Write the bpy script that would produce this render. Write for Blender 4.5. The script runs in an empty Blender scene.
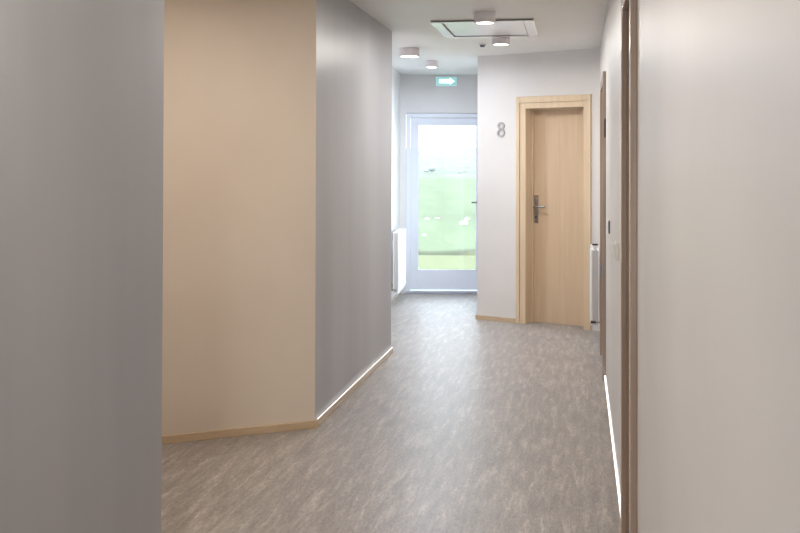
import bpy, bmesh, math, random
from mathutils import Vector, Matrix
random.seed(4)
S = bpy.context.scene
C = S.collection
H = 2.515            # ceiling height
EYE = 1.45

# ------------------------------------------------------------------ materials
def srgb(r, g, b):
    f = lambda c: (c/255/12.92) if c/255 <= .04045 else ((c/255+.055)/1.055)**2.4
    return (f(r), f(g), f(b), 1)

def mat(name, col, rough=.6, spec=.5, metal=0, emit=None, strength=0, coat=0):
    m = bpy.data.materials.new(name); m.use_nodes = True
    b = m.node_tree.nodes['Principled BSDF']
    b.inputs['Base Color'].default_value = col
    b.inputs['Roughness'].default_value = rough
    b.inputs['Specular IOR Level'].default_value = spec
    b.inputs['Metallic'].default_value = metal
    b.inputs['Coat Weight'].default_value = coat
    b.inputs['Coat Roughness'].default_value = .12
    if emit:
        b.inputs['Emission Color'].default_value = emit
        b.inputs['Emission Strength'].default_value = strength
    return m

def noise_mix(m, c1, c2, scale, stretch=(1,1,1), rotz=0, detail=4, lo=.35, hi=.65, bump=0, bscale=200, dist=.001):
    """object-space noise between two paint colours, plus fine bump"""
    nt = m.node_tree; N = nt.nodes; L = nt.links
    b = N['Principled BSDF']
    tc = N.new('ShaderNodeTexCoord'); mp = N.new('ShaderNodeMapping'); mp.vector_type = 'POINT'
    mr = N.new('ShaderNodeVectorRotate'); mr.rotation_type = 'Z_AXIS'; mr.inputs['Angle'].default_value = rotz
    L.new(tc.outputs['Object'], mr.inputs['Vector']); L.new(mr.outputs[0], mp.inputs['Vector'])
    mp.inputs['Scale'].default_value = stretch
    n = N.new('ShaderNodeTexNoise'); n.inputs['Scale'].default_value = scale; n.inputs['Detail'].default_value = detail
    L.new(mp.outputs[0], n.inputs['Vector'])
    r = N.new('ShaderNodeValToRGB')
    r.color_ramp.elements[0].position = lo; r.color_ramp.elements[0].color = c1
    r.color_ramp.elements[1].position = hi; r.color_ramp.elements[1].color = c2
    L.new(n.outputs['Fac'], r.inputs['Fac']); L.new(r.outputs['Color'], b.inputs['Base Color'])
    if bump:
        n2 = N.new('ShaderNodeTexNoise'); n2.inputs['Scale'].default_value = bscale; n2.inputs['Detail'].default_value = 2
        L.new(mp.outputs[0] if bscale < 0 else tc.outputs['Object'], n2.inputs['Vector'])
        bp = N.new('ShaderNodeBump'); bp.inputs['Strength'].default_value = bump; bp.inputs['Distance'].default_value = dist
        L.new(n2.outputs['Fac'], bp.inputs['Height']); L.new(bp.outputs[0], b.inputs['Normal'])
    return m

COR = math.atan2(.18, 1)      # corridor direction, turned clockwise from +Y

def m_carpet():
    m = mat('carpet', srgb(150,140,130), .62, .5)
    nt = m.node_tree; N = nt.nodes; L = nt.links; b = N['Principled BSDF']
    tc = N.new('ShaderNodeTexCoord')
    ro = N.new('ShaderNodeVectorRotate'); ro.rotation_type = 'Z_AXIS'; ro.inputs['Angle'].default_value = COR
    L.new(tc.outputs['Object'], ro.inputs['Vector'])
    def tex(scale, sx, sy, detail, rough=.6):
        mp = N.new('ShaderNodeMapping'); mp.inputs['Scale'].default_value = (sx, sy, 1)
        L.new(ro.outputs[0], mp.inputs['Vector'])
        n = N.new('ShaderNodeTexNoise'); n.inputs['Scale'].default_value = scale
        n.inputs['Detail'].default_value = detail; n.inputs['Roughness'].default_value = rough
        n.inputs['Distortion'].default_value = .4
        L.new(mp.outputs[0], n.inputs['Vector']); return n
    n1 = tex(11, 2.2, .3, 6, .72)      # streaks along the corridor
    n2 = tex(100, 1.2, .3, 4)          # yarn flecks
    n3 = tex(1.3, 1, .7, 2)           # broad patches
    r1 = N.new('ShaderNodeValToRGB')
    e = r1.color_ramp.elements
    e[0].position = .33; e[0].color = srgb(*CARPET[0])
    e[1].position = .72; e[1].color = srgb(*CARPET[2])
    k = r1.color_ramp.elements.new(.53); k.color = srgb(*CARPET[1])
    L.new(n1.outputs['Fac'], r1.inputs['Fac'])
    r2 = N.new('ShaderNodeMapRange'); r2.inputs['From Min'].default_value = .3; r2.inputs['From Max'].default_value = .7
    r2.inputs['To Min'].default_value = .68; r2.inputs['To Max'].default_value = 1.32
    L.new(n2.outputs['Fac'], r2.inputs['Value'])
    r3 = N.new('ShaderNodeMapRange'); r3.inputs['From Min'].default_value = .3; r3.inputs['From Max'].default_value = .7
    r3.inputs['To Min'].default_value = .93; r3.inputs['To Max'].default_value = 1.07
    L.new(n3.outputs['Fac'], r3.inputs['Value'])
    # half metre carpet tiles, each a shade apart
    ck = N.new('ShaderNodeTexBrick'); ck.offset = 0
    for k_, v in (('Scale', 1), ('Mortar Size', .0015), ('Brick Width', .5), ('Row Height', .5)): ck.inputs[k_].default_value = v
    ck.inputs['Color1'].default_value = (.96,.96,.96,1); ck.inputs['Color2'].default_value = (1.03,1.03,1.03,1); ck.inputs['Mortar'].default_value = (.93,.93,.93,1)
    L.new(ro.outputs[0], ck.inputs['Vector'])
    def mul(a, bb):
        x = N.new('ShaderNodeVectorMath'); x.operation = 'MULTIPLY'
        L.new(a, x.inputs[0]); L.new(bb, x.inputs[1]); return x.outputs[0]
    o = mul(mul(mul(r1.outputs['Color'], r2.outputs[0]), r3.outputs[0]), ck.outputs['Color'])
    L.new(o, b.inputs['Base Color'])
    bp = N.new('ShaderNodeBump'); bp.inputs['Strength'].default_value = .35; bp.inputs['Distance'].default_value = .002
    ad = N.new('ShaderNodeMath'); ad.operation = 'ADD'
    L.new(n2.outputs['Fac'], ad.inputs[0]); L.new(n1.outputs['Fac'], ad.inputs[1])
    L.new(ad.outputs[0], bp.inputs['Height']); L.new(bp.outputs[0], b.inputs['Normal'])
    b.inputs['Coat Weight'].default_value = .45; b.inputs['Coat Roughness'].default_value = .32
    b.inputs['Sheen Weight'].default_value = .25
    b.inputs['Sheen Roughness'].default_value = .5
    return m

def m_wood(name, c1, c2, rough=.35, horizontal=False, coat=.3):
    m = mat(name, srgb(*c1), rough, .5, coat=coat)
    st = (2, 14, 14) if horizontal else (14, 14, .7)
    noise_mix(m, srgb(*c1), srgb(*c2), 2.6, st, 0, 6, .3, .7)
    return m

CARPET = [(118,109,102), (144,135,128), (186,176,166)]
M = {}
M['carpet'] = m_carpet()
M['white_wall'] = noise_mix(mat('white_wall_paint', srgb(226,222,217), .42), srgb(214,210,207), srgb(221,217,214), 1.2, bump=.15, bscale=260)
M['grey_wall'] = noise_mix(mat('grey_wall_paint', srgb(176,176,183), .34), srgb(168,169,173), srgb(180,180,183), 2.2, (1,1,.12), bump=.12, bscale=220)
M['beige_wall'] = noise_mix(mat('cream_wall_paint', srgb(222,204,180), .5), srgb(213,198,181), srgb(219,206,190), 1.2, bump=.12, bscale=240)
M['ceiling'] = noise_mix(mat('ceiling_paint', srgb(214,211,204), .5), srgb(226,226,222), srgb(231,231,227), .9)
M['oak'] = m_wood('light_oak_veneer', (201,174,144), (209,184,154))
M['oak_frame'] = m_wood('light_oak_frame', (207,183,152), (220,198,168), .3, coat=.4)
M['oak_shaded'] = m_wood('shaded_oak_frame', (158,136,119), (176,153,135), .2, coat=.5)  # same oak darkened, paints the shade on the right wall frames
M['oak_skirt'] = m_wood('oak_skirting', (192,166,134), (206,182,150), .22, True, coat=.8)
M['door_white'] = mat('white_lacquered_metal', srgb(222,224,232), .3)
M['gasket'] = mat('grey_gasket', srgb(120,124,135), .6)
M['steel'] = mat('brushed_steel', srgb(150,147,145), .35, metal=1)
M['dark_steel'] = mat('dark_metal', srgb(70,66,66), .4, metal=.8)
M['digit'] = mat('satin_digit_metal', srgb(172,167,169), .5, metal=.2)
M['white_plastic'] = mat('white_plastic', srgb(232,230,224), .3)
M['rad'] = mat('white_radiator_enamel', srgb(235,235,238), .25)
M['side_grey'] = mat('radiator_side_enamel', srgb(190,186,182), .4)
M['lamp_shell'] = mat('lamp_housing', srgb(224,217,218), .5)
M['sill'] = mat('threshold_metal', srgb(170,171,182), .4)
M['glow'] = mat('lamp_diffuser', (1,1,1,1), .5, emit=(1,.95,.88,1), strength=6)
M['hatch'] = mat('glossy_hatch_panel', srgb(236,238,238), .2, .6, coat=.5)
M['hatch_frame'] = mat('hatch_frame', srgb(242,242,242), .15, .7, coat=.6)
M['shadow_gap'] = mat('hatch_shade_grey', srgb(112,108,102), .6)  # dark tone painting the shade in the hatch gaps and edges
M['strip'] = mat('white_glow_line', (1,1,1,1), .4, emit=(.95,.97,1,1), strength=.9)  # added emission, gives the skirting tops their bright line
M['sign_green'] = mat('lit_green_sign', srgb(120,160,155), .4, emit=srgb(130,190,185), strength=.75)
M['sign_white'] = mat('lit_white_sign', (1,1,1,1), .4, emit=srgb(225,255,248), strength=1.3)
M['sign_case'] = mat('sign_case', srgb(205,225,225), .3, emit=srgb(160,200,210), strength=.25)

# glass: clear pane that also mirrors a little
g = bpy.data.materials.new('clear_glass'); g.use_nodes = True
nt = g.node_tree; nt.nodes.clear()
o_ = nt.nodes.new('ShaderNodeOutputMaterial'); mx = nt.nodes.new('ShaderNodeMixShader')
tr = nt.nodes.new('ShaderNodeBsdfTransparent'); tr.inputs[0].default_value = (.97,.985,.975,1)
gl = nt.nodes.new('ShaderNodeBsdfGlossy'); gl.inputs['Roughness'].default_value = .02
fr = nt.nodes.new('ShaderNodeFresnel'); fr.inputs['IOR'].default_value = 1.45
nt.links.new(fr.outputs[0], mx.inputs[0]); nt.links.new(tr.outputs[0], mx.inputs[1]); nt.links.new(gl.outputs[0], mx.inputs[2])
nt.links.new(mx.outputs[0], o_.inputs[0]); M['glass'] = g

# ------------------------------------------------------------------ helpers
def frame(p, d):
    """local frame: x = along the wall (d), y = into the wall, z up, origin p"""
    d = Vector((d[0], d[1], 0)).normalized()
    n = Vector((-d.y, d.x, 0))
    m = Matrix(((d.x, n.x, 0, p[0]), (d.y, n.y, 0, p[1]), (0, 0, 1, 0), (0, 0, 0, 1)))
    return m

def box(bm, x0, x1, y0, y1, z0, z1, bev=0):
    r = bmesh.ops.create_cube(bm, size=1)
    vs = r['verts']
    bmesh.ops.scale(bm, vec=(abs(x1-x0), abs(y1-y0), abs(z1-z0)), verts=vs)
    bmesh.ops.translate(bm, vec=((x0+x1)/2, (y0+y1)/2, (z0+z1)/2), verts=vs)
    if bev:
        es = list({e for v in vs for e in v.link_edges})
        bmesh.ops.bevel(bm, geom=es, offset=bev, segments=2, affect='EDGES', profile=.6)
    return vs

def prism(bm, pts, z0, z1):
    a = sum(pts[i][0]*pts[(i+1) % len(pts)][1]-pts[(i+1) % len(pts)][0]*pts[i][1] for i in range(len(pts)))
    if a < 0: pts = pts[::-1]
    lo = [bm.verts.new((p[0], p[1], z0)) for p in pts]
    hi = [bm.verts.new((p[0], p[1], z1)) for p in pts]
    n = len(pts)
    bm.faces.new(lo[::-1]); bm.faces.new(hi)
    for i in range(n): bm.faces.new((lo[i], lo[(i+1) % n], hi[(i+1) % n], hi[i]))

def cyl(bm, r, z0, z1, seg=40, r2=None, loc=(0,0), bev=0):
    q = bmesh.ops.create_cone(bm, cap_ends=True, segments=seg, radius1=r, radius2=r if r2 is None else r2, depth=abs(z1-z0))
    bmesh.ops.translate(bm, vec=(loc[0], loc[1], (z0+z1)/2), verts=q['verts'])
    if bev:
        es = [e for e in {e for v in q['verts'] for e in v.link_edges} if abs(e.verts[0].co.z-e.verts[1].co.z) < 1e-6]
        bmesh.ops.bevel(bm, geom=es, offset=bev, segments=2, affect='EDGES')
    return q['verts']

def rod(bm, a, b, r, seg=16):
    a = Vector(a); b = Vector(b); d = b-a
    q = bmesh.ops.create_cone(bm, cap_ends=True, segments=seg, radius1=r, radius2=r, depth=d.length)
    rot = d.to_track_quat('Z', 'Y').to_matrix().to_4x4()
    bmesh.ops.transform(bm, matrix=Matrix.Translation((a+b)/2) @ rot, verts=q['verts'])

def obj(name, bm, m, parent=None, smooth=False, mw=None):
    me = bpy.data.meshes.new(name); bm.normal_update(); bm.to_mesh(me); bm.free()
    me.materials.append(M[m] if isinstance(m, str) else m)
    if smooth:
        for p in me.polygons: p.use_smooth = True
        try: me.set_sharp_from_angle(angle=math.radians(35))
        except Exception: pass
    o = bpy.data.objects.new(name, me); C.objects.link(o)
    if parent: o.parent = parent
    if mw is not None: o.matrix_world = mw
    return o

def tag(o, label=None, cat=None, group=None, kind=None):
    if label: o['label'] = label
    if cat: o['category'] = cat
    if group: o['group'] = group
    if kind: o['kind'] = kind
    return o

def empty(name, mw):
    o = bpy.data.objects.new(name, None); C.objects.link(o)
    o.empty_display_size = .1; o.matrix_world = mw
    return o

def nb(): return bmesh.new()

def box_obj(name, dims, m, parent, bev=0, smooth=False):
    bm = nb(); box(bm, *dims, bev=bev); return obj(name, bm, m, parent, smooth)

# ------------------------------------------------------------------ plan of the place
# walls run clockwise as seen from above with the room on the right hand side
def LX(y): return -1.475 + .18*y        # left wall plane
def RX(y): return .177 + .18*y         # right wall plane
BACK = -2.4
PL = [
    (LX(BACK), BACK), (LX(3.54), 3.54), (-2.2, 3.80), (-2.2, 4.833),
    (LX(5.585), 5.585), (LX(7.83), 7.83), (-.37, 8.0), (0.0, 11.5), (1.088, 11.5),
    (.741, 9.573), (1.778, 8.894), (RX(BACK), BACK)]
NW = len(PL)
TH = [.12, .12, .12, .12, .12, .12, .12, .20, .12, .22, .16, .12]
def offset_line(i):
    p = Vector(PL[i]); q = Vector(PL[(i+1) % NW]); d = (q-p).normalized(); n = Vector((-d.y, d.x))
    return p+n*TH[i], d
def meet(i, j):
    p, d = offset_line(i); q, e = offset_line(j)
    den = d.x*e.y-d.y*e.x
    t = ((q.x-p.x)*e.y-(q.y-p.y)*e.x)/den
    return p+d*t
OUT = [meet((i-1) % NW, i) for i in range(NW)]

def wall(i, name, m, label, openings=()):
    p = Vector(PL[i]); q = Vector(PL[(i+1) % NW]); L = (q-p).length; d = (q-p)/L; n = Vector((-d.y, d.x))*TH[i]
    bm = nb()
    def at(s): return p+d*s
    cuts = [0]
    for a, b, z in openings: cuts += [a, b]
    cuts.append(L)
    for k in range(0, len(cuts), 2):
        a, b = cuts[k], cuts[k+1]
        A = p if a == 0 else at(a); B = q if b == L else at(b)
        A2 = OUT[i] if a == 0 else at(a)+n; B2 = OUT[(i+1) % NW] if b == L else at(b)+n
        prism(bm, [tuple(A), tuple(B), tuple(B2), tuple(A2)], 0, H)
    for a, b, z in openings:
        prism(bm, [tuple(at(a)), tuple(at(b)), tuple(at(b)+n), tuple(at(a)+n)], z, H)
    o = obj(name, bm, m); tag(o, label, 'wall', kind='structure'); return o

K = math.hypot(1, .18)
R0 = PL[10]                                   # right wall starts at the far corner and runs back to the camera
def rs(y): return (R0[1]-y)*K                 # arc length from far corner for a given depth

# openings on the right wall (far one then near one) as arc lengths
far_open = (rs(7.75), rs(6.87)); near_open = (rs(3.76), rs(3.155))
wall(0, 'wall_left_front', 'grey_wall', 'plain grey wall filling the left edge nearest the camera')
wall(1, 'wall_niche_side', 'beige_wall', 'hidden return wall behind the nearest grey wall')
wall(2, 'wall_niche_back', 'beige_wall', 'hidden end wall of the side niche')
wall(3, 'wall_niche', 'beige_wall', 'cream wall between the nearest grey wall and the grey panel wall')
wall(4, 'wall_left', 'grey_wall', 'grey wall running along the corridor beside the cream wall')
wall(5, 'wall_left_return', 'white_wall', 'short return at the far end of the grey corridor wall')
wall(6, 'wall_left_far', 'white_wall', 'narrow white wall beside the glass door behind the white radiator')
wall(7, 'wall_end', 'white_wall', 'white end wall around the glass door under the exit sign', [(.07, 1.02, 2.075)])
wall(8, 'wall_side_return', 'white_wall', 'white wall with a tall added window right of the glass door', [(.5, 1.72, 2.1)])
PL9d = Vector((.8365, -.5479))
D8 = .4208                                      # casing of the room door starts here along the angled wall
wall(9, 'wall_door', 'white_wall', 'white angled wall with the number 8 and the oak door', [(D8+.075, D8+.68, 2.015)])
wall(10, 'wall_right', 'white_wall', 'long white wall along the right edge with two door frames',
     [(far_open[0], far_open[1], 2.06), (near_open[0], near_open[1], 2.06)])
wall(11, 'wall_back', 'white_wall', 'white wall behind the camera', [(.2, 1.45, 2.3)])

bm = nb(); prism(bm, [tuple(p) for p in OUT][:], -.1, 0)
fl = obj('floor', bm, 'carpet'); tag(fl, 'taupe streaky carpet floor of the corridor', 'floor', kind='structure')
bm = nb(); prism(bm, [(-2.6,-2.8), (2.4,-2.8), (2.6,11.7), (-2.6,11.7)], H, H+.15)
tag(obj('ceiling', bm, 'ceiling'), 'off white flat ceiling above the corridor', 'ceiling', kind='structure')

# skirting boards
BH, BT = .042, .015
def skirting(name, p, q, label, ins0=0, ins1=0, strip=False):
    p = Vector(p); q = Vector(q); L = (q-p).length
    f = frame(p, q-p)
    bm = nb(); box(bm, ins0, L-ins1, -BT, 0, 0, BH, bev=.002)
    o = obj(name, bm, 'oak_skirt', mw=f); tag(o, label, 'skirting board', kind='structure')
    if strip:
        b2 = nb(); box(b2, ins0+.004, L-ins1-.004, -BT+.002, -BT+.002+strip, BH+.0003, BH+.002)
        s_ = bpy.data.objects.new('light_strip', bpy.data.meshes.new('light_strip')); b2.to_mesh(s_.data); b2.free()  # added glow line for the bright skirting edge, not a light fitting
        s_.data.materials.append(M['strip']); C.objects.link(s_); s_.parent = o; s_['label'] = 'thin white glowing line added along the top edge'
    return o
skirting('baseboard_niche', PL[3], PL[4], 'low oak skirting board under the cream wall', .0, -.012)
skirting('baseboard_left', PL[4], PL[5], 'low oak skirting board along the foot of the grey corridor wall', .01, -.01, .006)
skirting('baseboard_left_front', PL[0], PL[1], 'low oak skirting board under the nearest grey wall')
skirting('baseboard_left_far', PL[6], PL[7], 'low skirting board under the white wall with radiator', 0, .02)
def along(i, s):
    p = Vector(PL[i]); d = (Vector(PL[(i+1) % NW])-p).normalized(); return tuple(p+d*s)
skirting('baseboard_door', PL[9], along(9, D8-.005), 'short oak skirting board left of the oak room door', -.01)
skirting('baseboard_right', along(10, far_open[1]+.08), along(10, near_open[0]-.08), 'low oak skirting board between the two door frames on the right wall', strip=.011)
skirting('baseboard_right_front', along(10, near_open[1]+.08), along(10, rs(BACK)-.05), 'low oak skirting board under the nearest right wall')

# ------------------------------------------------------------------ window added behind the camera for fill light
fb = frame(PL[11], Vector(PL[0])-Vector(PL[11]))
w1 = empty('fill_window_1', fb); tag(w1, 'unseen tall white framed window added for fill light in the wall behind the camera', 'window', kind='structure')
bm = nb()
for a_, b_, c_, d_ in ((.2,.26,.0,2.3),(1.39,1.45,0,2.3),(.26,1.39,2.24,2.3),(.26,1.39,0,.12)): box(bm, a_, b_, .02, .10, c_, d_)
obj('window_frame', bm, 'door_white', w1)
box_obj('pane', (.26, 1.39, .055, .06, .12, 2.24), 'glass', w1)
def tall_fill_window(n, f, x0, x1, zt, label):
    w_ = empty(n, f); tag(w_, label, 'window', kind='structure')
    b_ = nb()
    for a, b, c, d in ((x0, x0+.05, 0, zt), (x1-.05, x1, 0, zt), (x0+.05, x1-.05, zt-.06, zt), (x0+.05, x1-.05, 0, .06)): box(b_, a, b, .02, .09, c, d)
    obj('window_frame', b_, 'door_white', w_)
    box_obj('pane', (x0+.05, x1-.05, .05, .055, .06, zt-.06), 'glass', w_)
    q = bpy.data.lights.new('sky_portal', 'AREA'); q.shape = 'RECTANGLE'; q.size = x1-x0-.1; q.size_y = zt-.12; q.cycles.is_portal = True
    o = bpy.data.objects.new('sky_portal', q); C.objects.link(o)
    o.matrix_world = f @ Matrix.Translation(((x0+x1)/2, .16, zt/2)) @ Matrix.Rotation(math.radians(-90), 4, 'X')
tall_fill_window('fill_window_2', frame(PL[8], Vector(PL[9])-Vector(PL[8])), 
            .5, 1.72, 2.1, 'unseen tall side window added for daylight in the recess right of the glass door')  # out of view, added to brighten the far end
# ------------------------------------------------------------------ end glass door
F = frame(PL[7], (1, 0))
d1 = empty('door_1', F)
tag(d1, 'white framed glass door at the end looking onto green fields', 'door', kind='structure')
def ring(bm, x0, x1, z0, z1, w, y0, y1, wb=None, bev=.003, wt=None):
    wb = w if wb is None else wb; wt = w if wt is None else wt
    box(bm, x0, x0+w, y0, y1, z0, z1, bev); box(bm, x1-w, x1, y0, y1, z0, z1, bev)
    box(bm, x0+w, x1-w, y0, y1, z1-wt, z1, bev)
    if wb: box(bm, x0+w, x1-w, y0, y1, z0, z0+wb, bev)
bm = nb(); ring(bm, .072, 1.018, .03, 2.072, .05, .01, .12, 0)
obj('door_frame', bm, 'door_white', d1)
bm = nb(); ring(bm, .124, .966, .04, 2.018, .083, .03, .10, .225, wt=.078)
sash = obj('sash', bm, 'door_white', d1)
bm = nb(); ring(bm, .207, .883, .265, 1.94, .008, .028, .045)
obj('glazing_bead', bm, 'door_white', sash)
box_obj('pane', (.209, .881, .06, .066, .267, 1.938), 'glass', sash)
box_obj('threshold', (.072, 1.018, -.02, .16, 0.001, .028), 'sill', d1, .004)
hb = nb(); box(hb, .915, .94, .012, .03, .95, 1.13, .003); rod(hb, (.928,.02,1.05), (.928,-.04,1.05), .009); rod(hb, (.928,-.04,1.05), (.82,-.04,1.05), .009)
obj('door_handle', hb, 'steel', sash, True)

# ------------------------------------------------------------------ oak door number 8
F8 = frame(along(9, D8), PL9d)
d2 = empty('door_2', F8)
tag(d2, 'light oak room door in an oak frame on the angled wall', 'door', kind='structure')
W8, T8 = .738, 2.108
bm = nb(); ring(bm, 0, W8, .001, T8, .034, -.022, 0, 0, .003, wt=.058)
obj('outer_casing', bm, 'oak_frame', d2)
bm = nb()
box(bm, .036, .094, -.012, .0, .001, 2.048, .002); box(bm, .668, W8-.036, -.012, 0, .001, 2.048, .002)
box(bm, .094, .668, -.012, 0, 1.998, 2.048, .002)
obj('inner_casing', bm, 'oak_frame', d2)
bm = nb()
box(bm, .076, .094, .001, .215, .001, 2.014); box(bm, .668, .679, .001, .215, .001, 2.014); box(bm, .094, .668, .001, .215, 1.996, 2.014)
obj('jamb_lining', bm, 'oak_frame', d2)
bm = nb()
box(bm, .0945, .104, .125, .15, .001, 1.9955); box(bm, .104, .667, .125, .15, 1.985, 1.9955)
obj('door_stop', bm, 'oak_frame', d2)
leaf = box_obj('door_leaf', (.096, .666, .152, .192, .002, 1.994), 'oak', d2, .002)
bm = nb(); box(bm, .108, .148, .143, .1515, .93, 1.19, .003)
esc = obj('escutcheon', bm, 'steel', leaf)
bm = nb(); rod(bm, (.128, .143, 1.085), (.128, .095, 1.085), .009); rod(bm, (.121, .098, 1.085), (.24, .092, 1.082), .0095)
obj('lever_handle', bm, 'steel', leaf, True)
bm = nb(); rod(bm, (.128, .143, .985), (.128, .138, .985), .009)
obj('lock_cylinder', bm, 'dark_steel', leaf, True)

# ------------------------------------------------------------------ doors in the right wall
dR = Vector(PL[11])-Vector(PL[10])
def side_door(n, y_far, label, hinges, w):
    """opening starts at depth y_far and runs w metres towards the camera"""
    f = frame(along(10, rs(y_far)), dR)
    r = empty(n, f); tag(r, label, 'door', kind='structure')
    ct = .07
    bm = nb(); ring(bm, -ct, w+ct, .001, 2.108, ct+.008, -.021, 0, 0, .003, wt=.068)
    obj('casing', bm, 'oak_shaded', r)
    bm = nb(); box(bm, .001, .008, .001, .155, .001, 2.058); box(bm, w-.008, w-.001, .001, .155, .001, 2.058); box(bm, .008, w-.008, .001, .155, 2.04, 2.058)
    obj('jamb_lining', bm, 'oak_shaded', r)
    lf = box_obj('door_leaf', (.010, w-.010, .10, .14, .002, 2.038), 'oak_shaded', r, .002)
    bm = nb(); box(bm, w-.075, w-.035, .092, .0995, .93, 1.18, .003); rod(bm, (w-.055,.093,1.08), (w-.055,.05,1.08), .009); rod(bm, (w-.05,.05,1.08), (w-.17,.05,1.08), .009)
    obj('lever_handle', bm, 'steel', lf, True)
    return r
df = side_door('door_3', 7.75, 'far door frame on the right wall seen edge on beside the small radiator', True, far_open[1]-far_open[0])
dn = side_door('door_4', 3.76, 'nearest brown door frame on the right wall', False, near_open[1]-near_open[0])
wf = far_open[1]-far_open[0]
bm = nb(); box(bm, wf+.0705, wf+.0725, -.012, -.0005, 1.66, 1.78); rod(bm, (wf+.0745,-.005,1.655), (wf+.0745,-.005,1.785), .0035)
obj('hinge', bm, 'dark_steel', df, True)
bm = nb(); rod(bm, (wf+.03,-.03,.70), (wf+.03,-.03,.79), .007); box(bm, wf+.01, wf+.05, -.026, -.0215, .71, .78)
obj('hinge', bm, 'steel', df, True)

# ------------------------------------------------------------------ things on the right wall
def wall_thing(name, y, z):
    p = along(10, rs(y)); f = frame(p, dR); f.translation.z = z; return empty(name, f)
sw = wall_thing('light_switch', 4.60, 1.07)
tag(sw, 'white square light switch on the right wall between the two door frames', 'light switch')
box_obj('backplate', (-.041, .041, -.014, 0, -.041, .041), 'white_plastic', sw, .004)
bm = nb(); v = box(bm, -.028, .028, -.027, -.0145, -.028, .028, .003)
obj('rocker', bm, 'white_plastic', sw)
kp = wall_thing('card_reader', 5.9, 1.10)
tag(kp, 'small dark upright card reader on the right wall above the light switch', 'card reader')
box_obj('case', (-.02, .02, -.009, 0, -.038, .038), 'gasket', kp, .003)
box_obj('front_plate', (-.015, .015, -.011, -.0093, -.03, .03), 'steel', kp, .001)

def radiator(name, mw, L, z0, z1, label, group=None, depth=.09, gap=.028, valve_at=1):
    r = empty(name, mw); tag(r, label, 'radiator', group)
    y1, y0 = -gap, -gap-depth
    bm = nb()
    box(bm, 0, L, y0, y0+.012, z0, z1, .003); box(bm, 0, L, y1-.012, y1, z0, z1, .003)
    n = int(L/.045)
    for i in range(n):                           # pressed vertical flutes
        x = .02+(L-.04)*(i+.5)/n
        box(bm, x-.012, x+.012, y0-.004, y0+.001, z0+.03, z1-.03, .0015)
    obj('panel', bm, 'rad', r)
    bm = nb()
    for i in range(int(L/.02)):
        x = .012+i*(L-.024)/(int(L/.02)-1); box(bm, x-.004, x+.004, y0+.013, y1-.013, z1-.012, z1-.002)
    obj('top_grille', bm, 'rad', r)
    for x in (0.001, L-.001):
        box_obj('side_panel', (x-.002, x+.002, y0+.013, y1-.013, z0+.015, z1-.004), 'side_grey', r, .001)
    for x in (L*.2, L*.8):
        box_obj('wall_bracket', (x-.015, x+.015, y1, 0, z0+.08, z1-.09), 'rad', r)
    xe = L+.03 if valve_at else -.03; xi = L if valve_at else 0
    bm = nb(); ym = (y0+y1)/2
    rod(bm, (xi, ym, z0+.04), (xe, ym, z0+.04), .008); rod(bm, (xe, ym, z0+.04), (xe, -.001, z0+.04), .008)
    obj('pipe', bm, 'steel', r, True)
    return r, xe, ym
# right hand radiator, end on, beyond the far door frame
f = frame(along(10, rs(8.72)), dR)
rd, xe, ym = radiator('radiator', f, .66, .17, .785, 'small white radiator seen end on, right of the oak door', depth=.066, gap=.02)
bm = nb(); rod(bm, (xe-.05, ym, .785), (xe-.05, ym, .80), .010); rod(bm, (xe-.05, ym, .80), (xe-.05, ym, .822), .02)
vl = obj('valve', bm, 'white_plastic', rd, True)
bm = nb(); rod(bm, (xe-.05, ym, .8225), (xe-.05, ym, .834), .023)
obj('valve_cap', bm, 'dark_steel', vl, True)
bm = nb(); rod(bm, (xe, ym-.035, .21), (xe, ym+.005, .21), .011); obj('valve', bm, 'dark_steel', rd, True)
# left hand radiator by the glass door
dL = Vector(PL[7])-Vector(PL[6])
f = frame(along(6, (10.33-8.0)*dL.length/3.5), dL)
radiator('radiator', f, .75, .15, .775, 'white panel radiator on the far left wall beside the glass door', depth=.06, gap=.055, valve_at=0)

# ------------------------------------------------------------------ number 8
f = frame(along(9, 0), PL9d)
bm = nb()
def flat_ring(bm, cz, rx, rz, w, seg=40, y0=-.012, y1=-.001):
    rings = []
    for k in range(seg):
        a = 2*math.pi*k/seg; c, s = math.cos(a), math.sin(a)
        rings.append([bm.verts.new((rx*c, y1, cz+rz*s)), bm.verts.new((rx*c, y0, cz+rz*s)),
                      bm.verts.new(((rx-w)*c, y0, cz+(rz-w)*s)), bm.verts.new(((rx-w)*c, y1, cz+(rz-w)*s))])
    for k in range(seg):
        a, b = rings[k], rings[(k+1) % seg]
        for j in range(4): bm.faces.new((a[j], a[(j+1) % 4], b[(j+1) % 4], b[j]))
    bmesh.ops.recalc_face_normals(bm, faces=bm.faces)
flat_ring(bm, .106, .037, .036, .017); flat_ring(bm, .038, .042, .040, .018)
s8 = .255
# plate position along the wall for the digit centre
p8 = along(9, s8)
f = frame(p8, PL9d); f.translation.z = 1.737
dg = obj('door_number', bm, 'digit', mw=f)
tag(dg, 'grey metal number 8 on the white wall left of the oak door', 'room number')

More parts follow.
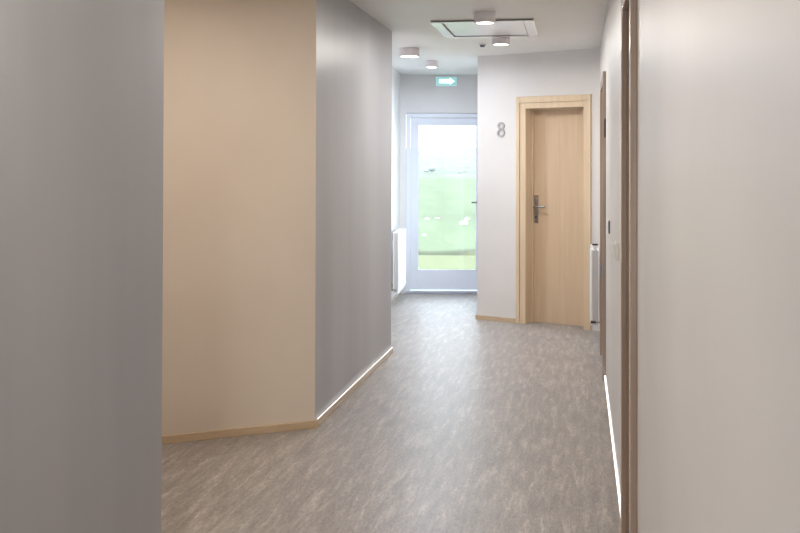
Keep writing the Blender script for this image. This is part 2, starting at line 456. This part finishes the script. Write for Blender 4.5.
# ------------------------------------------------------------------ exit sign over the glass door
f = frame((.532, 11.5), (1, 0)); f.translation.z = 2.437
ex = empty('exit_sign', f); tag(ex, 'lit green exit sign with a white arrow above the glass door', 'exit sign')
box_obj('case', (-.122, .122, -.045, 0, -.053, .053), 'sign_case', ex, .004)
box_obj('sign_face', (-.108, .108, -.049, -.0455, -.041, .041), 'sign_green', ex)
bm = nb()
pts = [(-.085,-.022), (.035,-.022), (.035,-.038), (.092,0), (.035,.038), (.035,.022), (-.085,.022)]
lo = [bm.verts.new((x, -.052, z)) for x, z in pts]; hi = [bm.verts.new((x, -.0492, z)) for x, z in pts]
bm.faces.new(lo); bm.faces.new(hi[::-1])
for i in range(len(pts)): bm.faces.new((lo[(i+1) % 7], lo[i], hi[i], hi[(i+1) % 7]))
bmesh.ops.recalc_face_normals(bm, faces=bm.faces)
obj('arrow', bm, 'sign_white', ex)

# ------------------------------------------------------------------ ceiling: lights, hatch, detector
def ceiling_light(x, y, r, h, label, power, col=(1, .955, .90), group=None):
    f = Matrix.Translation((x, y, H)); e = empty('ceiling_light', f)
    tag(e, label, 'ceiling light', group)
    bm = nb()
    seg = 48
    prof = [(r*.96, 0), (r, -.004), (r, -h+.004), (r-.003, -h), (r-.012, -h), (r-.013, -h+.008)]
    rows = [[bm.verts.new((p[0]*math.cos(2*math.pi*k/seg), p[0]*math.sin(2*math.pi*k/seg), p[1])) for k in range(seg)] for p in prof]
    for a, b in zip(rows, rows[1:]):
        for k in range(seg): bm.faces.new((a[k], a[(k+1) % seg], b[(k+1) % seg], b[k]))
    bm.faces.new(rows[0]); bmesh.ops.recalc_face_normals(bm, faces=bm.faces)
    obj('housing', bm, 'lamp_shell', e, True)
    bm = nb(); cyl(bm, r-.0125, -h+.003, -h+.006)
    obj('diffuser', bm, 'glow', e)
    ld = bpy.data.lights.new('lamp', 'AREA'); ld.shape = 'DISK'; ld.size = 2*r-.03; ld.energy = power; ld.color = col
    lo = bpy.data.objects.new('lamp', ld); C.objects.link(lo); lo.parent = e; lo.location = (0, 0, -h-.004)
    return e
G = None
P = 15.5
ceiling_light(.58, 6.86, .073, .074, 'round ceiling spotlight right under the near edge of the ceiling hatch', P)
ceiling_light(.815, 8.08, .072, .072, 'round ceiling spotlight just beyond the ceiling hatch, nearest the oak door', P)
ceiling_light(.082, 8.95, .09, .074, 'widest round ceiling light, above the end of the grey wall', P*.95, (.80,.88,1))
ceiling_light(.315, 10.0, .063, .066, 'smallest farthest round ceiling light near the exit sign', P*1.2, (.68,.80,1))
ceiling_light(-.35, 4.3, .072, .072, 'added unseen ceiling spotlight above the corridor before the cream wall', P, (1,.93,.86))  # this and the next three: out of view, added for brightness
ceiling_light(-.75, 1.8, .072, .072, 'added unseen ceiling spotlight above the camera', P*1.15, (1,.90,.80))
ceiling_light(-1.1, -.8, .072, .072, 'added unseen ceiling spotlight behind the camera', P*1.15, (1,.90,.80))
ceiling_light(-1.55, 4.35, .072, .072, 'added unseen ceiling spotlight inside the side niche', 5.5, (1,.88,.76))  # unseen, added to warm and brighten the cream wall

# hatch: local x to the right (parallel to the picture), edges parallel to the corridor
hb = bpy.data.objects.new('ceiling_hatch', None); C.objects.link(hb)
hb.matrix_world = Matrix.Translation((.217, 7.24, H)) @ Matrix.Rotation(-COR*.98, 4, 'Z')
tag(hb, 'glossy white rectangular access hatch in the ceiling', 'ceiling hatch')
hw, hd = .745, .87
bm = nb()
def sh(x, y): return (x, y)
zt, zb = 0, -.018
box(bm, 0, .075, 0, hd, zb, zt, .002); box(bm, hw-.075, hw, 0, hd, zb, zt, .002)
box(bm, .075, hw-.075, 0, .05, zb, zt, .002); box(bm, .075, hw-.075, hd-.06, hd, zb, zt, .002)
obj('hatch_frame', bm, 'hatch_frame', hb)
box_obj('gap_shade', (.0755, hw-.0755, .0505, hd-.0605, -.006, -.001), 'shadow_gap', hb)  # dark sheet painting the shade in the gap round the panel
box_obj('near_edge_shade', (.004, hw-.004, -.004, -.0002, -.014, -.005), 'shadow_gap', hb)  # dark strip painting the shaded front edge
box_obj('far_gap_shade', (.0757, hw-.0757, hd-.067, hd-.0607, -.0175, -.0062), 'shadow_gap', hb)  # dark strip painting shade on the far inner face
box_obj('hatch_panel', (.09, hw-.079, .054, hd-.085, -.014, -.0065), 'hatch', hb, .001)

e = empty('smoke_detector', Matrix.Translation((.71, 8.62, H))); tag(e, 'tiny grey detector on the ceiling between hatch and far spotlight', 'smoke detector')
bm = nb(); cyl(bm, .032, -.008, 0, 32); obj('base', bm, 'lamp_shell', e, True)
bm = nb(); cyl(bm, .018, -.026, -.0085, 32, r2=.026); obj('sensor', bm, 'gasket', e, True)

# ------------------------------------------------------------------ outside: meadow, ditch, hills, stones
def terrain_z(x, y):
    if y < 30: z = -.1
    elif y < 170: z = -.1+.35*((y-30)/140)**1.3
    else:
        t = min(1, (y-170)/430); z = .25+10.8*(t*t*(3-2*t))
        z += t*1.6*math.sin(x*.021+1.2)+t*.8*math.sin(x*.06+y*.01)
    c = 17.9+.25*math.sin(x*.5+.4)-.18*(x-.8)
    z -= .16*math.exp(-((y-c)/.2)**2)
    if y > 30: z += .05*math.sin(x*.7+y*.2)*min(1,(y-30)/60)
    if 150 < y < 200: z += .55*abs(math.sin(x*.33+y*.3))*math.sin((y-150)/50*math.pi)
    return z
bm = nb()
ys = [11.7+.35*i for i in range(14)]+[16.6+.07*i for i in range(40)]
y = ys[-1]
while y < 640: y *= 1.045; ys.append(y)
rows = []
for y in ys:
    w = 4+y*.35
    rows.append([bm.verts.new((.5+w*(2*i/60-1), y, terrain_z(.5+w*(2*i/60-1), y))) for i in range(61)])
for a, b in zip(rows, rows[1:]):
    for i in range(60): bm.faces.new((a[i], a[i+1], b[i+1], b[i]))
def m_field():
    m = mat('meadow', srgb(150,200,140), .9, .1)
    nt = m.node_tree; N = nt.nodes; L = nt.links; b = N['Principled BSDF']
    tc = N.new('ShaderNodeTexCoord'); sp = N.new('ShaderNodeSeparateXYZ'); L.new(tc.outputs['Object'], sp.inputs[0])
    lg = N.new('ShaderNodeMath'); lg.operation = 'LOGARITHM'; lg.inputs[1].default_value = 10; L.new(sp.outputs['Y'], lg.inputs[0])
    n = N.new('ShaderNodeTexNoise'); n.inputs['Scale'].default_value = 1.2; n.inputs['Detail'].default_value = 5
    mp = N.new('ShaderNodeMapping'); mp.inputs['Scale'].default_value = (.25,.06,.3); L.new(tc.outputs['Object'], mp.inputs['Vector']); L.new(mp.outputs[0], n.inputs['Vector'])
    ad = N.new('ShaderNodeMath'); ad.operation = 'MULTIPLY_ADD'; ad.inputs[1].default_value = .12
    L.new(n.outputs['Fac'], ad.inputs[0]); 
    L.new(lg.outputs[0], ad.inputs[2])
    mr = N.new('ShaderNodeMapRange'); mr.inputs['From Min'].default_value = 1.0; mr.inputs['From Max'].default_value = 3.0
    L.new(ad.outputs[0], mr.inputs['Value'])
    r = N.new('ShaderNodeValToRGB'); L.new(mr.outputs[0], r.inputs['Fac'])
    # distance bands: lawn, ditch, meadow, scree; haze painted into the pale hill
    els = [(0.0, LAWN), (.157, LAWN), (.163, DITCH), (.166, DITCH), (.172, FIELD), (.255, FIELD), (.275, FIELD2), (.29, FIELD), (.55, FIELD), (.62, PALE_FIELD), (.67, SCREE), (.70, PALE_FIELD), (.85, HAZE_HILL), (1, HAZE_HILL)]
    cr = r.color_ramp
    cr.elements[0].position, cr.elements[0].color = els[0][0], srgb(*els[0][1])
    cr.elements[1].position, cr.elements[1].color = els[-1][0], srgb(*els[-1][1])
    for p, c in els[1:-1]:
        k = cr.elements.new(p); k.color = srgb(*c)
    n2 = N.new('ShaderNodeTexNoise'); n2.inputs['Scale'].default_value = 1; n2.inputs['Detail'].default_value = 6; n2.inputs['Roughness'].default_value = .7
    m2 = N.new('ShaderNodeMapping'); m2.inputs['Scale'].default_value = (.35,.05,.5); L.new(tc.outputs['Object'], m2.inputs['Vector']); L.new(m2.outputs[0], n2.inputs['Vector'])
    r2 = N.new('ShaderNodeMapRange'); r2.inputs['From Min'].default_value = .35; r2.inputs['From Max'].default_value = .65; r2.inputs['To Min'].default_value = .70; r2.inputs['To Max'].default_value = .96
    L.new(n2.outputs['Fac'], r2.inputs['Value'])
    vm = N.new('ShaderNodeVectorMath'); vm.operation = 'MULTIPLY'; L.new(r.outputs[0], vm.inputs[0]); L.new(r2.outputs[0], vm.inputs[1])
    L.new(vm.outputs[0], b.inputs['Base Color'])
    return m
LAWN=(125,129,97); DITCH=(94,95,78); FIELD=(119,129,102); FIELD2=(113,120,97); PALE_FIELD=(132,135,121); SCREE=(122,124,116); HAZE_HILL=(141,138,134)
gd = obj('ground', bm, m_field(), smooth=True); tag(gd, 'pale green meadow rising to a hill painted hazy beyond the glass door', 'meadow', kind='structure')

M['stone'] = noise_mix(mat('pale_stone', srgb(200,198,195), .9), srgb(185,184,180), srgb(215,213,210), 8)
M['dark_stone'] = noise_mix(mat('mossy_stone', srgb(132,138,132), .9), srgb(122,130,122), srgb(142,146,140), 3)
def rock(x, y, sx, sz, label, m, group, seed, name='boulder'):
    rnd = random.Random(seed)
    bm = nb(); bmesh.ops.create_icosphere(bm, subdivisions=2, radius=1)
    for v in bm.verts:
        k = 1+rnd.uniform(-.16, .16); v.co = Vector((v.co.x*sx*k, v.co.y*sx*.8*k, v.co.z*sz*k))
    o = obj(name, bm, m, smooth=True); o.location = (x, y, terrain_z(x, y)+sz*.55)
    tag(o, label, 'rock', group); return o
for i, (u, v, s, z, lab) in enumerate([
    (1.72, 27.0, .11, .075, 'pale boulder, largest of those dotting the meadow through the glass door'),
    (1.98, 29.5, .08, .055, 'pale stone just right of and behind the largest meadow boulder'),
    (.80, 29.5, .07, .045, 'pale stone at the left of the meadow through the glass door'),
    (1.12, 30.0, .07, .035, 'flat pale stone in the middle of the meadow through the glass door'),
    (2.10, 26.8, .09, .035, 'flat pale stone at the right edge of the meadow view'),
    (.55, 22.6, .05, .03, 'small pale stone low at the left, nearest the ditch')]):
    rock(u, v, s, z, lab, 'stone', 'stones in the meadow', i)
for i, (x, y, s, z, lab) in enumerate([
    (4.4, 168, .5, .22, 'dark outcrop at the left of the rocky ridge below the far hill'),
    (5.7, 176, .75, .42, 'dark humped outcrop second from the left on the rocky ridge'),
    (7.9, 171, .45, .2, 'low dark outcrop in the middle of the rocky ridge'),
    (10.3, 168, .6, .25, 'dark outcrop at the right of the rocky ridge below the far hill')]):
    rock(x, y, s, z, lab, 'dark_stone', 'outcrops on the ridge', 20+i, 'rock_outcrop')

# ------------------------------------------------------------------ sky, camera
w = bpy.data.worlds.new('sky'); S.world = w; w.use_nodes = True
bg = w.node_tree.nodes['Background']; bg.inputs[0].default_value = (.77,.88,1,1); bg.inputs[1].default_value = 5.2
# sampling portal in the glass door (gives off nothing itself)
pl = bpy.data.lights.new('sky_portal', 'AREA'); pl.shape = 'RECTANGLE'; pl.size = .68; pl.size_y = 1.68
pl.cycles.is_portal = True
po = bpy.data.objects.new('sky_portal', pl); C.objects.link(po)
p2 = bpy.data.lights.new('sky_portal', 'AREA'); p2.shape = 'RECTANGLE'; p2.size = 1.13; p2.size_y = 2.1; p2.cycles.is_portal = True
q2 = bpy.data.objects.new('sky_portal', p2); C.objects.link(q2)
q2.location = fb @ Vector((.825, .16, 1.18)); q2.rotation_euler = (math.radians(90), 0, 0)
po.location = (.545, 11.72, 1.1); po.rotation_euler = (math.radians(-90), 0, 0)

cam = bpy.data.cameras.new('camera'); co = bpy.data.objects.new('camera', cam); C.objects.link(co)
cam.sensor_width = 36; cam.lens = 45; cam.clip_start = .05; cam.clip_end = 2000
co.matrix_world = Matrix.Translation((0, 0, EYE)) @ Matrix.Rotation(math.radians(90.7), 4, 'X') @ Matrix.Rotation(.0028, 4, 'Z')
cam.shift_x = 0; cam.shift_y = -(266.5-155.0)/800
S.camera = co
S.view_settings.view_transform = 'Standard'; S.view_settings.look = 'None'
S.view_settings.gamma = 1; S.view_settings.use_curve_mapping = False
S.view_settings.exposure = 0.15
